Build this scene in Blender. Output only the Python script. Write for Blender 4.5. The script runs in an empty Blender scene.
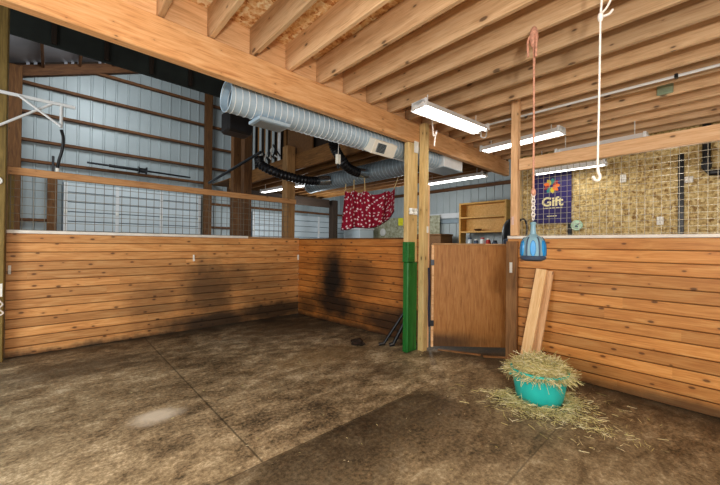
import bpy, bmesh, math, random
from mathutils import Vector, Matrix, noise
random.seed(7)
S = bpy.context.scene
C = S.collection
PI = math.pi
W = {}                                            # world matrix of every object built so far

# ------------------------------------------------------------------ helpers
def V(*a): return Vector(a)
def tag(o, label=None, cat=None, group=None, kind=None):
    if label: o['label'] = label
    if cat: o['category'] = cat
    if group: o['group'] = group
    if kind: o['kind'] = kind
    return o
def place(o, M, parent):
    C.objects.link(o)
    W[o.name] = M
    if parent:
        o.parent = parent
        o.matrix_parent_inverse = W[parent.name].inverted()
    o.matrix_basis = M
    return o
def thing(name, label, cat, loc=(0, 0, 0), group=None):
    o = bpy.data.objects.new(name, None)
    o.empty_display_size = .1
    place(o, Matrix.Translation(loc), None)
    return tag(o, label, cat, group)
def obj(name, bm, mat, parent=None, M=None, smooth=False, origin=None):
    """link a bmesh as one mesh object; the bmesh is in world space unless M is given"""
    me = bpy.data.meshes.new(name)
    if M is None:
        if origin is None:
            n = max(1, len(bm.verts))
            xs = [v.co for v in bm.verts]
            lo = [min(c[i] for c in xs) for i in range(3)]; hi = [max(c[i] for c in xs) for i in range(3)]
            origin = ((lo[0]+hi[0])/2, (lo[1]+hi[1])/2, lo[2])
        M = Matrix.Translation(origin)
        bm.transform(M.inverted())
    bm.normal_update()
    bm.to_mesh(me); bm.free()
    for m in (mat if isinstance(mat, (list, tuple)) else [mat]): me.materials.append(m)
    if smooth:
        for p in me.polygons: p.use_smooth = True
        try: me.set_sharp_from_angle(angle=math.radians(smooth if smooth is not True else 40))
        except Exception: pass
    o = bpy.data.objects.new(name, me)
    return place(o, M, parent)
def box(bm, lo, hi, bev=0):
    lo, hi = V(*lo), V(*hi)
    r = bmesh.ops.create_cube(bm, size=1)
    vs = r['verts']
    c, s = (lo+hi)/2, hi-lo
    for v in vs: v.co = V(c.x+v.co.x*s.x, c.y+v.co.y*s.y, c.z+v.co.z*s.z)
    if bev:
        es = list({e for v in vs for e in v.link_edges})
        bmesh.ops.bevel(bm, geom=es, offset=bev, segments=1, affect='EDGES', profile=.5)
    return bm
def bx(lo, hi, bev=0): return box(bmesh.new(), lo, hi, bev)
def frame_to(p0, p1, up=(0, 0, 1)):
    p0, p1 = V(*p0), V(*p1)
    x = (p1-p0).normalized(); u = V(*up)
    if abs(x.dot(u)) > .98: u = V(0, 1, 0) if abs(x.y) < .9 else V(1, 0, 0)
    y = u.cross(x).normalized(); z = x.cross(y)
    M = Matrix((( x.x, y.x, z.x, p0.x), (x.y, y.y, z.y, p0.y), (x.z, y.z, z.z, p0.z), (0, 0, 0, 1)))
    return M, (p1-p0).length
def timber(name, p0, p1, w, h, mat, parent=None, up=(0, 0, 1), bev=.004):
    """a sawn timber, its grain along local x, w wide (local y), h high (local z), centred on the line p0-p1"""
    M, L = frame_to(p0, p1, up)
    return obj(name, bx((0, -w/2, -h/2), (L, w/2, h/2), bev), mat, parent, M)
def spline(pts, n=8):
    P = [V(*p) for p in pts]
    if len(P) < 3: return P
    out = []
    for i in range(len(P)-1):
        a = P[i-1] if i else P[0]*2-P[1]; b, c = P[i], P[i+1]
        d = P[i+2] if i+2 < len(P) else P[-1]*2-P[-2]
        for k in range(n):
            t = k/n
            out.append(.5*((2*b)+(c-a)*t+(2*a-5*b+4*c-d)*t*t+(3*b-a-3*c+d)*t**3))
    out.append(P[-1]); return out
def tube(bm, pts, r, seg=10, caps=True):
    P = [V(*p) for p in pts]; n = len(P)
    R = r if callable(r) else (lambda i: r)
    t0 = (P[1]-P[0]).normalized()
    u = t0.orthogonal().normalized(); rings = []
    for i in range(n):
        t = (P[min(i+1, n-1)]-P[max(i-1, 0)]).normalized()
        u = (u-t*u.dot(t)).normalized(); w = t.cross(u)
        rings.append([bm.verts.new(P[i]+(u*math.cos(a)+w*math.sin(a))*R(i)) for a in [2*PI*k/seg for k in range(seg)]])
    for i in range(n-1):
        for k in range(seg):
            bm.faces.new((rings[i][k], rings[i][(k+1) % seg], rings[i+1][(k+1) % seg], rings[i+1][k]))
    if caps:
        bm.faces.new(rings[0][::-1]); bm.faces.new(rings[-1])
    return bm
def tb(pts, r, seg=10, caps=True): return tube(bmesh.new(), pts, r, seg, caps)
def lathe(bm, prof, c=(0, 0, 0), seg=32, sx=1, sy=1):
    c = V(*c); rings = []
    for r, z in prof:
        if r < 1e-5: rings.append([bm.verts.new(c+V(0, 0, z))])
        else: rings.append([bm.verts.new(c+V(r*sx*math.cos(2*PI*k/seg), r*sy*math.sin(2*PI*k/seg), z)) for k in range(seg)])
    for a, b in zip(rings, rings[1:]):
        for k in range(seg):
            q = [a[k % len(a)], a[(k+1) % len(a)], b[(k+1) % len(b)], b[k % len(b)]]
            q2 = []
            for v in q:
                if v not in q2: q2.append(v)
            if len(q2) > 2:
                try: bm.faces.new(q2)
                except ValueError: pass
    return bm
def prism(bm, prof, p0, p1, up=(0, 0, 1), closed=True):
    """extrude a 2D profile (local y, z) along p0-p1"""
    M, L = frame_to(p0, p1, up)
    A = [bm.verts.new(M @ V(0, y, z)) for y, z in prof]; B = [bm.verts.new(M @ V(L, y, z)) for y, z in prof]
    n = len(prof)
    for k in range(n if closed else n-1):
        bm.faces.new((A[k], A[(k+1) % n], B[(k+1) % n], B[k]))
    if closed: bm.faces.new(A[::-1]); bm.faces.new(B)
    return bm

# ------------------------------------------------------------------ materials
class NT:
    def __init__(s, name):
        s.m = bpy.data.materials.new(name); s.m.use_nodes = True
        s.t = s.m.node_tree; s.t.nodes.clear()
        s.out = s.t.nodes.new('ShaderNodeOutputMaterial')
    def n(s, t, ins=None, **kw):
        x = s.t.nodes.new('ShaderNode'+{'Noise': 'TexNoise', 'Voronoi': 'TexVoronoi', 'WhiteNoise': 'TexWhiteNoise'}.get(t, t))
        for k, v in kw.items(): setattr(x, k, v)
        for k, v in (ins or {}).items(): s.set(x.inputs[k], v)
        return x
    def set(s, sock, v):
        if isinstance(v, bpy.types.NodeSocket): s.t.links.new(v, sock)
        elif isinstance(v, bpy.types.Node): s.t.links.new(v.outputs[0], sock)
        else:
            if sock.type == 'RGBA' and len(v) == 3: v = (*v, 1)
            sock.default_value = v
    def math(s, op, a, b=0., c=0., clamp=False): return s.n('Math', {0: a, 1: b, 2: c}, operation=op, use_clamp=clamp).outputs[0]
    def mix(s, f, a, b, mode='MIX'):
        x = s.n('Mix', data_type='RGBA', blend_type=mode); x.clamp_factor = True
        s.set(x.inputs[0], f); s.set(x.inputs[6], a); s.set(x.inputs[7], b); return x.outputs[2]
    def ramp(s, f, stops):
        x = s.n('ValToRGB', {0: f}); e = x.color_ramp.elements
        while len(e) < len(stops): e.new(.5)
        for q, (p, c) in zip(e, stops):
            q.position = p; q.color = (*c, 1) if len(c) == 3 else c
        return x.outputs[0]
    def smooth(s, v, a, b):
        x = s.n('MapRange', {0: v, 1: a, 2: b, 3: 0., 4: 1.}, interpolation_type='SMOOTHSTEP'); return x.outputs[0]
    def bsdf(s, col, rough=.6, metal=0., bump=None, bs=.2, bd=.01, **ins):
        b = s.n('BsdfPrincipled', {'Base Color': col, 'Roughness': rough, 'Metallic': metal})
        for k, v in ins.items(): s.set(b.inputs[k.replace('_', ' ')], v)
        if bump is not None:
            s.set(b.inputs['Normal'], s.n('Bump', {'Height': bump, 'Strength': bs, 'Distance': bd}).outputs[0])
        s.t.links.new(b.outputs[0], s.out.inputs[0]); return s.m
def srgb(r, g, b):
    f = lambda c: (c/255/12.92) if c/255 <= .04045 else ((c/255+.055)/1.055)**2.4
    return (f(r), f(g), f(b))
def plain(name, c, rough=.55, metal=0., var=.12, scale=14., bump=.0, **kw):
    t = NT(name); tc = t.n('TexCoord').outputs['Object']
    nz = t.n('Noise', {'Vector': tc, 'Scale': scale, 'Detail': 5.})
    col = t.ramp(nz.outputs[0], [(.3, tuple(x*(1-var) for x in c)), (.7, tuple(min(1, x*(1+var)) for x in c))])
    return t.bsdf(col, rough, metal, nz.outputs[0] if bump else None, bump, **kw)
def glow(name, c, st):
    t = NT(name); e = t.n('Emission', {'Color': c, 'Strength': st}); t.t.links.new(e.outputs[0], t.out.inputs[0]); return t.m

def wood(name, cols, rough=.6, pitch=None, knots=.5, knot_scale=(4.6, 9.4), dirt=None, floor_dirt=0., blobs=(), grain=1., board_var=.18, bump=.25, shade=None):
    """sawn pine: grain along local x, knots, per-board tone; dirt near the floor and as kicked-in stains"""
    t = NT(name); tc = t.n('TexCoord').outputs['Object']
    sep = t.n('SeparateXYZ', {0: tc}); x, y, z = sep.outputs
    rnd = t.n('ObjectInfo').outputs['Random']
    off = t.math('MULTIPLY', rnd, 37.)
    bv = rnd
    if pitch:
        bi = t.math('FLOOR', t.math('DIVIDE', z, pitch))
        seg = t.math('FLOOR', t.math('ADD', t.math('DIVIDE', x, 3.9), t.math('MULTIPLY', t.n('WhiteNoise', {'W': bi}, noise_dimensions='1D').outputs[0], 3.)))
        bid = t.math('ADD', t.math('MULTIPLY', bi, 7.13), t.math('MULTIPLY', seg, 3.7))
        bv = t.n('WhiteNoise', {'W': bid}, noise_dimensions='1D').outputs[0]
        off = t.math('ADD', off, t.math('MULTIPLY', bv, 23.))
    vec = t.n('CombineXYZ', {0: t.math('ADD', x, off), 1: t.math('ADD', y, off), 2: z}).outputs[0]
    m1 = t.n('Mapping', {0: vec, 3: (1.9*grain, 15*grain, 15*grain)}).outputs[0]
    n1 = t.n('Noise', {'Vector': m1, 'Scale': 1.6, 'Detail': 5., 'Roughness': .6, 'Distortion': .8}).outputs[0]
    m2 = t.n('Mapping', {0: vec, 3: (2.5*grain, 70*grain, 70*grain)}).outputs[0]
    n2 = t.n('Noise', {'Vector': m2, 'Scale': 1.7, 'Detail': 3., 'Distortion': .4}).outputs[0]
    g = t.math('ADD', t.math('MULTIPLY', n1, .6), t.math('MULTIPLY', n2, .4))
    col = t.ramp(g, [(.28, cols[0]), (.5, cols[1]), (.74, cols[2])])
    val = t.math('ADD', t.math('MULTIPLY', bv, 2*board_var), 1-board_var)
    col = t.mix(1., col, t.n('CombineColor', {0: val, 1: val, 2: val}).outputs[0], 'MULTIPLY')
    if knots:
        kv = t.n('CombineXYZ', {0: t.math('MULTIPLY', t.math('ADD', x, off), knot_scale[0]), 1: t.math('MULTIPLY', t.math('ADD', z, y), knot_scale[1]), 2: t.math('MULTIPLY', off, 1.)}).outputs[0]
        vo = t.n('Voronoi', {'Vector': kv, 'Scale': 1., 'Randomness': .8}, voronoi_dimensions='2D')
        cr = t.n('SeparateColor', {0: vo.outputs[1]}).outputs[0]
        rad = t.math('MINIMUM', t.math('MULTIPLY', t.math('SUBTRACT', cr, 1-knots), .26), .095)
        k = t.smooth(t.math('SUBTRACT', vo.outputs[0], rad), .03, -.03)
        halo = t.smooth(t.math('SUBTRACT', vo.outputs[0], rad), .16, -.02)
        halo = t.math('MULTIPLY', halo, t.smooth(rad, -.02, .02))
        col = t.mix(t.math('MULTIPLY', halo, .35), col, cols[0])
        col = t.mix(t.math('MULTIPLY', k, .8), col, tuple(c*.25 for c in cols[0]))
    if pitch:
        fr = t.math('FRACT', t.math('DIVIDE', z, pitch))
        ed = t.math('MINIMUM', fr, t.math('SUBTRACT', 1., fr))
        col = t.mix(t.math('MULTIPLY', t.smooth(ed, .055, .012), .62), col, tuple(c*.16 for c in cols[0]))
    D = None
    dn = t.n('Noise', {'Vector': tc, 'Scale': 3.2, 'Detail': 6., 'Roughness': .65}).outputs[0]
    if floor_dirt:
        zz = t.math('ADD', z, t.math('MULTIPLY', t.math('SUBTRACT', dn, .5), .28))
        D = t.math('MULTIPLY', t.smooth(zz, floor_dirt, -.03), .92)
    for cx, cz, rx, rz, st in blobs:
        dx = t.math('DIVIDE', t.math('SUBTRACT', x, cx), rx); dz = t.math('DIVIDE', t.math('SUBTRACT', z, cz), rz)
        d = t.math('SQRT', t.math('ADD', t.math('MULTIPLY', dx, dx), t.math('MULTIPLY', dz, dz)))
        d = t.math('ADD', d, t.math('MULTIPLY', t.math('SUBTRACT', dn, .5), .9))
        b = t.math('MULTIPLY', t.smooth(d, 1.15, .25), st)
        D = b if D is None else t.math('MAXIMUM', D, b)
    if D is not None: col = t.mix(D, col, dirt or (.016, .010, .006))
    return t.bsdf(col, rough, 0, g, bump, .004)

M = {}
pine = (srgb(176, 118, 62), srgb(214, 160, 98), srgb(232, 190, 134))
M['wall_left'] = wood('kick boards left', (srgb(174, 116, 64), srgb(210, 154, 94), srgb(232, 190, 134)), .55, .1062, .55, floor_dirt=.12,
    blobs=[(2.15, .55, .55, .60, .72), (2.05, .8, .16, .42, .6), (3.3, .12, 1.5, .26, .9), (2.3, .06, 1.2, .26, .92), (2.6, .75, .35, .3, .5), (1.4, .45, .45, .4, .4), (3.0, .5, .7, .5, .35)])
M['wall_far'] = wood('kick boards far', (srgb(152, 90, 36), srgb(194, 126, 58), srgb(216, 156, 88)), .5, .1062, .5, floor_dirt=.22,
    blobs=[(.95, .70, .46, .72, 1.), (1.0, .3, .85, .36, .95), (2.2, .2, .9, .32, .88), (1.6, .8, .45, .4, .5), (.3, .2, .5, .25, .7)])
M['wall_right'] = wood('kick boards right', (srgb(176, 112, 54), srgb(206, 146, 80), srgb(226, 178, 114)), .5, .1062, .62, floor_dirt=.08,
    blobs=[(2.0, .02, 2.5, .10, .75), (.4, .1, .8, .2, .35)])
M['beam'] = wood('fir beam', (srgb(186, 126, 76), srgb(226, 176, 124), srgb(242, 206, 160)), .55, None, .2, grain=1.1, board_var=.05)
M['joist'] = wood('joist pine', (srgb(176, 138, 100), srgb(212, 178, 138), srgb(228, 200, 164)), .65, None, .42, (3.2, 7.), board_var=.2)
M['frame'] = wood('stall frame pine', (srgb(196, 148, 102), srgb(228, 186, 140), srgb(242, 208, 168)), .6, None, .3, board_var=.06)
M['post'] = wood('post pine', (srgb(172, 142, 92), srgb(208, 180, 126), srgb(224, 202, 154)), .65, None, .35, (3.2, 8.), board_var=.06)
M['brown_post'] = wood('aged post', (srgb(70, 44, 22), srgb(110, 74, 38), srgb(138, 98, 56)), .7, None, .3, (3.2, 8.), board_var=.12)
M['olive_post'] = wood('olive post', (srgb(96, 78, 40), srgb(136, 114, 62), srgb(160, 138, 84)), .7, None, .3, (3.2, 8.), board_var=.1)
M['girt'] = wood('girt timber', (srgb(70, 42, 22), srgb(112, 74, 42), srgb(146, 104, 64)), .7, None, .3, board_var=.2)
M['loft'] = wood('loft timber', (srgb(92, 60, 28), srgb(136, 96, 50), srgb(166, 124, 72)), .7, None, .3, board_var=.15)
M['darkwood'] = wood('dark timber', (srgb(34, 24, 16), srgb(52, 38, 26), srgb(70, 54, 38)), .75, None, 0, board_var=.2)
M['ply'] = wood('gate plywood', (srgb(140, 88, 38), srgb(182, 128, 70), srgb(200, 152, 96)), .5, None, 0, grain=1.4, blobs=[(.0, .5, .16, .9, .75), (.5, .72, .5, .2, .3)])
M['stile'] = wood('weathered stile', (srgb(106, 72, 40), srgb(146, 106, 64), srgb(172, 132, 88)), .6, None, .2, board_var=.05)
M['plank'] = wood('fresh plank', (srgb(216, 168, 110), srgb(238, 200, 148), srgb(248, 220, 178)), .6, None, .35, (4., 8.), board_var=.04)
M['shelfwood'] = wood('shelf pine', (srgb(176, 126, 52), srgb(206, 160, 84), srgb(224, 186, 116)), .55, None, .15, board_var=.06)
M['bench'] = wood('bench ply', (srgb(92, 60, 30), srgb(120, 84, 46), srgb(140, 102, 60)), .6, None, 0)
M['green'] = wood('green painted post', (srgb(22, 84, 34), srgb(38, 116, 48), srgb(60, 140, 68)), .35, None, .1, board_var=.02, floor_dirt=0)
M['white_paint'] = plain('worn white cap paint', srgb(234, 228, 218), .5, 0, .1, 9.)
M['cap_wood'] = wood('worn cap wood', (srgb(150, 110, 66), srgb(190, 150, 104), srgb(206, 172, 130)), .6, None, .1)
M['wire_dull'] = plain('dull wire', srgb(120, 114, 100), .5, .2, .1)
M['rail_brown'] = wood('weathered rail', (srgb(150, 104, 62), srgb(190, 142, 94), srgb(208, 166, 118)), .6, None, .3, board_var=.05)
M['wire'] = plain('galvanised wire', srgb(172, 164, 146), .4, .45, .1)
M['galv'] = plain('galvanised sheet', srgb(178, 198, 212), .45, .15, .08, 5.)
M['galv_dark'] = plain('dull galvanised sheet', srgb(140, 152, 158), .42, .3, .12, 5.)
M['register'] = plain('white register', srgb(222, 218, 206), .45, 0, .05)
M['dark'] = plain('dark void', srgb(30, 30, 32), .7)
M['black'] = plain('black plastic', srgb(22, 22, 24), .4, 0, .3)
M['hose'] = plain('black flex hose', srgb(26, 26, 30), .35, .2, .3)
M['foil'] = plain('foil tape', srgb(200, 206, 210), .22, .9, .2, 30.)
M['white_metal'] = plain('white enamel', srgb(226, 228, 228), .4, 0, .04)
M['reflector'] = plain('white reflector', srgb(240, 242, 240), .35, 0, .02)
M['conduit'] = plain('grey conduit', srgb(224, 224, 220), .4, .0, .06)
M['pinkrope'] = plain('pink rope', srgb(206, 156, 132), .8, 0, .25, 60.)
M['whiterope'] = plain('white rope', srgb(232, 224, 216), .8, 0, .15, 60.)
M['tealtub'] = plain('teal rubber', srgb(58, 204, 196), .38, 0, .06, 8.)
M['toygrey'] = plain('grey blue plastic', srgb(132, 166, 180), .4, 0, .1)
M['toyblue'] = plain('bright blue plastic', srgb(20, 136, 196), .3, 0, .1)
M['toydark'] = plain('slate plastic', srgb(70, 84, 104), .45, 0, .15)
M['steel'] = plain('dark steel', srgb(70, 72, 76), .3, .7, .2)
M['paper'] = plain('paper', srgb(238, 236, 228), .7, 0, .04)
M['mint'] = plain('mint dial', srgb(196, 226, 200), .5, 0, .15, 30.)
M['purple'] = plain('poster purple', srgb(44, 30, 100), .4, 0, .18, 4.)
M['cream'] = plain('poster lettering', srgb(236, 226, 176), .5, 0, .02)
M['pet1'] = plain('petal orange', srgb(226, 120, 40), .5); M['pet2'] = plain('petal yellow', srgb(206, 190, 60), .5)
M['pet3'] = plain('petal teal', srgb(46, 140, 130), .5); M['pet4'] = plain('petal red', srgb(150, 40, 50), .5)
M['yellow'] = plain('yellow tag', srgb(226, 220, 40), .5); M['red'] = plain('red plastic', srgb(190, 50, 36), .4)
M['navy'] = plain('navy strap', srgb(34, 38, 66), .6)
M['glass_jar'] = plain('pale jar', srgb(196, 204, 206), .2)
M['siding'] = plain('blue grey metal siding', srgb(172, 182, 184), .45, .05, .06, 2.)
M['siding_far'] = plain('pale siding', srgb(182, 190, 190), .45, .05, .06, 2.)
M['doorwhite'] = plain('white door panel', srgb(206, 216, 220), .45, 0, .05, 3.)
M['doorline'] = plain('door seam grey', srgb(110, 124, 134), .6)
M['roof'] = plain('pale roof sheet', srgb(170, 170, 176), .5, .1, .1, 2.)
M['dark_sheet'] = plain('dark sheathing', srgb(48, 54, 50), .8, 0, .35, 2.5)
M['tube'] = glow('lit tube', (1, .98, .95), 9.)

def m_osb(name, c0, c1, c2, sc=1.):
    t = NT(name); tc = t.n('TexCoord').outputs['Object']
    wob = t.n('Noise', {'Vector': tc, 'Scale': 30.*sc, 'Detail': 2.}).outputs[1]
    wv = t.n('VectorMath', {0: wob, 3: .05/sc}, operation='SCALE').outputs[0]
    p = t.n('VectorMath', {0: tc, 1: wv}, operation='ADD').outputs[0]
    fs = []
    for rot, scl in (((.3, .2, .5), (12, 34, 34)), ((1.1, .5, 1.2), (30, 11, 26)), ((.2, 1.3, 2.4), (36, 30, 13))):
        a = t.n('Mapping', {0: p, 2: rot, 3: tuple(q*sc for q in scl)}).outputs[0]
        v = t.n('Voronoi', {'Vector': a, 'Scale': 1., 'Randomness': 1.})
        fs.append(t.n('SeparateColor', {0: v.outputs[1]}).outputs[0])
    n = t.n('Noise', {'Vector': tc, 'Scale': 70.*sc, 'Detail': 4.}).outputs[0]
    f = t.math('ADD', t.math('ADD', t.math('MULTIPLY', fs[0], .3), t.math('MULTIPLY', fs[1], .28)), t.math('ADD', t.math('MULTIPLY', fs[2], .24), t.math('MULTIPLY', n, .18)))
    return t.bsdf(t.ramp(f, [(.22, c0), (.5, c1), (.78, c2)]), .65, 0, f, .3, .004)
M['osb_ceiling'] = m_osb('ceiling strand board', srgb(186, 118, 60), srgb(236, 198, 144), srgb(255, 242, 214))
M['osb_wall'] = m_osb('wall strand board', srgb(138, 106, 54), srgb(204, 178, 118), srgb(232, 214, 164), 1.35)
M['osb_pale'] = m_osb('pale strand board', srgb(150, 146, 118), srgb(182, 180, 152), srgb(206, 206, 184), .6)

def m_floor():
    t = NT('stall floor'); tc = t.n('TexCoord').outputs['Object']
    x, y, z = t.n('SeparateXYZ', {0: tc}).outputs
    big = t.n('Noise', {'Vector': tc, 'Scale': .75, 'Detail': 7., 'Roughness': .62, 'Distortion': .5}).outputs[0]
    mid = t.n('Noise', {'Vector': t.n('Mapping', {0: tc, 2: (0, 0, .75), 3: (2.6, 4.2, 1)}).outputs[0], 'Scale': 1.5, 'Detail': 8., 'Roughness': .7, 'Distortion': .4}).outputs[0]
    fine = t.n('Noise', {'Vector': tc, 'Scale': 38., 'Detail': 6., 'Roughness': .8}).outputs[0]
    f = t.math('ADD', t.math('ADD', t.math('MULTIPLY', big, .30), t.math('MULTIPLY', mid, .36)), t.math('MULTIPLY', fine, .34))
    col = t.ramp(f, [(.41, srgb(70, 60, 44)), (.47, srgb(128, 112, 86)), (.53, srgb(168, 152, 122)), (.59, srgb(212, 200, 172))])
    def blob(cx, cy, rx, ry, amp=.7, rot=0.):
        u = t.math('SUBTRACT', x, cx); v = t.math('SUBTRACT', y, cy)
        c, s = math.cos(rot), math.sin(rot)
        a = t.math('DIVIDE', t.math('ADD', t.math('MULTIPLY', u, c), t.math('MULTIPLY', v, s)), rx)
        b = t.math('DIVIDE', t.math('SUBTRACT', t.math('MULTIPLY', v, c), t.math('MULTIPLY', u, s)), ry)
        d = t.math('SQRT', t.math('ADD', t.math('MULTIPLY', a, a), t.math('MULTIPLY', b, b)))
        d = t.math('ADD', d, t.math('MULTIPLY', t.math('SUBTRACT', t.math('ADD', t.math('MULTIPLY', mid, .5), t.math('MULTIPLY', big, .5)), .5), amp*2))
        return t.smooth(d, 1.25, .2)
    col = t.mix(blob(.25, 2.1, 1.3, 1.15, .9), col, (1.42, 1.45, 1.52, 1), 'MULTIPLY')        # brighter, slightly cooler area
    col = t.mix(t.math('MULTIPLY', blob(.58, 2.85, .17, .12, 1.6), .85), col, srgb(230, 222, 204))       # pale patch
    col = t.mix(t.math('MULTIPLY', blob(.15, 4.5, .8, .45, .8), .6), col, srgb(72, 64, 52))
    col = t.mix(t.math('MULTIPLY', blob(2.6, 4.5, 1.9, 1.0, .9), .62), col, srgb(56, 45, 29))
    col = t.mix(t.math('MULTIPLY', blob(2.3, 3.1, .8, .35, .8), .4), col, srgb(150, 124, 80))
    col = t.mix(t.math('MULTIPLY', blob(2.6, 2.3, .4, .25, .7), .5), col, srgb(62, 50, 34))
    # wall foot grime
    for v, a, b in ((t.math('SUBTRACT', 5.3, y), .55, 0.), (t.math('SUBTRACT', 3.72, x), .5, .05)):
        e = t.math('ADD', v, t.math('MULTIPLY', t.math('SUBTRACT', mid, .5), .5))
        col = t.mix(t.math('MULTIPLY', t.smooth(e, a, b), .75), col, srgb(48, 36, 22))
    # damp darker mat strip inside its seams
    inside = t.math('MULTIPLY', t.smooth(y, 1.83, 1.81), t.smooth(t.math('ADD', y, t.math('MULTIPLY', t.math('SUBTRACT', mid, .5), 1.2)), 1.15, 1.6))
    inside = t.math('MULTIPLY', inside, t.math('MULTIPLY', t.smooth(x, .5, .95), t.smooth(t.math('ADD', x, t.math('MULTIPLY', t.math('SUBTRACT', big, .5), .8)), 2.55, 2.3)))
    col = t.mix(t.math('MULTIPLY', inside, .62), col, srgb(48, 38, 25))
    right = t.math('MULTIPLY', t.smooth(y, 1.83, 1.80), t.smooth(x, .9, 1.6))
    col = t.mix(t.math('MULTIPLY', right, .12), col, srgb(88, 72, 48))
    # seams between the mats
    def seam(v, c, lo=None, lv=None):
        d = t.math('ABSOLUTE', t.math('SUBTRACT', v, c))
        d = t.math('ADD', d, t.math('MULTIPLY', t.math('SUBTRACT', fine, .5), .008))
        s_ = t.smooth(d, .009, .002)
        return t.math('MULTIPLY', s_, t.smooth(lv, lo-.01, lo+.01)) if lv is not None else s_
    sm = t.math('MAXIMUM', seam(x, .93, 1.82, y), t.math('MULTIPLY', seam(y, 1.825), t.smooth(x, 2.7, 2.4)))
    sm = t.math('MAXIMUM', sm, t.math('MULTIPLY', seam(y, .78), .7))
    col = t.mix(t.math('MULTIPLY', sm, t.math('MULTIPLY', t.smooth(fine, .3, .6), .7)), col, srgb(30, 24, 17))
    # chaff specks
    sp = t.n('Voronoi', {'Vector': t.n('Mapping', {0: tc, 3: (26, 40, 1)}).outputs[0], 'Scale': 1.}, voronoi_dimensions='2D')
    cr = t.n('SeparateColor', {0: sp.outputs[1]}).outputs[0]
    spk = t.math('MULTIPLY', t.smooth(sp.outputs[0], .16, .05), t.math('GREATER_THAN', cr, .80))
    spk = t.math('MULTIPLY', spk, t.smooth(big, .42, .6))
    col = t.mix(t.math('MULTIPLY', spk, .6), col, srgb(206, 190, 150))
    h = t.math('SUBTRACT', t.math('ADD', t.math('MULTIPLY', mid, .6), t.math('MULTIPLY', fine, .4)), sm)
    rough = t.n('MapRange', {0: mid, 3: .42, 4: .75}).outputs[0]
    return t.bsdf(col, rough, 0, h, .35, .01)
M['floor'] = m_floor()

def m_blanket():
    t = NT('maroon horse blanket'); tc = t.n('TexCoord').outputs['UV']
    a = t.n('Mapping', {0: tc, 3: (14., 9., 1)}).outputs[0]
    wob = t.n('Noise', {'Vector': tc, 'Scale': 24., 'Detail': 2.}).outputs[1]
    a2 = t.n('VectorMath', {0: a, 1: t.n('VectorMath', {0: wob, 3: .55}, operation='SCALE').outputs[0]}, operation='ADD').outputs[0]
    v = t.n('Voronoi', {'Vector': a2, 'Scale': 1., 'Randomness': .7}, voronoi_dimensions='2D')
    k = t.smooth(v.outputs[0], .25, .19)
    col = t.mix(k, srgb(160, 16, 54), srgb(240, 228, 230))
    return t.bsdf(col, .8)
M['blanket'] = m_blanket()
def m_hay():
    t = NT('hay'); r = t.n('NewGeometry').outputs['Random Per Island']
    return t.bsdf(t.ramp(r, [(0, srgb(168, 162, 100)), (.3, srgb(216, 206, 146)), (.7, srgb(236, 226, 178)), (1, srgb(248, 242, 212))]), .75)
M['hay'] = m_hay()

# ------------------------------------------------------------------ camera, world, light
yaw, pitch, roll = (math.radians(a) for a in (47.194, .404, .6296))
F = V(math.cos(yaw)*math.cos(pitch), math.sin(yaw)*math.cos(pitch), math.sin(pitch))
R = F.cross(V(0, 0, 1)).normalized(); U = R.cross(F)
R, U = R*math.cos(roll)+U*math.sin(roll), U*math.cos(roll)-R*math.sin(roll)
CAM = V(0, 0, 1.2935)
cd = bpy.data.cameras.new('camera'); cam = bpy.data.objects.new('camera', cd); C.objects.link(cam)
cd.sensor_width = 36; cd.lens = 331.83/720*36; cd.clip_start = .05; cd.clip_end = 100
cam.matrix_world = Matrix(((R.x, U.x, -F.x, 0), (R.y, U.y, -F.y, 0), (R.z, U.z, -F.z, CAM.z), (0, 0, 0, 1)))
S.camera = cam
wd = bpy.data.worlds.new('world'); S.world = wd; wd.use_nodes = True
bg = wd.node_tree.nodes['Background']; bg.inputs[0].default_value = (.92, .96, 1, 1); bg.inputs[1].default_value = .62
def lamp(name, kind, loc, energy, col=(1, 1, 1), aim=None, **kw):
    l = bpy.data.lights.new(name, kind); l.energy = energy; l.color = col
    for k, v in kw.items(): setattr(l, k, v)
    o = bpy.data.objects.new(name, l); o.location = loc
    if aim: o.rotation_euler = (V(*aim)-V(*loc)).to_track_quat('-Z', 'Y').to_euler()
    C.objects.link(o); return o
lamp('rear_fill', 'AREA', (-1.6, -3.2, 1.5), 80, (1, .97, .92), (2.4, 2.4, 1.3), size=3.2)  # unseen area lamp added behind the camera as soft fill
lamp('photographer_flash', 'POINT', (.14, -.40, 1.80), 140, (1, .97, .92), shadow_soft_size=.06)
lamp('side_door_daylight', 'AREA', (-2.6, 2.6, 1.6), 70, (.92, .97, 1), (1.2, 4.6, .5), size=1.6)
lamp('gable_daylight_fill', 'AREA', (.6, 7.2, 5.0), 62, (.92, .97, 1), (1.2, 10, 3.0), size=1.0)  # unseen lamp added under the roof, stands in for daylight on the gable
lamp('aisle_fill', 'POINT', (4.5, .3, 1.7), 14, (1, .95, .88), shadow_soft_size=.15)
lamp('far_room_fill', 'POINT', (6.6, 5.2, 2.1), 70, (.95, .98, 1), shadow_soft_size=.3)  # fill lamp without a fixture, brightens the room beyond the gate
lamp('under_loft_fill', 'POINT', (5.2, 7.6, 1.9), 85, (.9, .96, 1), shadow_soft_size=.3)  # added fill lamp without a fixture, brightens the space under the loft
S.view_settings.view_transform = 'Standard'; S.view_settings.look = 'None'
S.view_settings.exposure = .16; S.view_settings.gamma = .86

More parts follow.
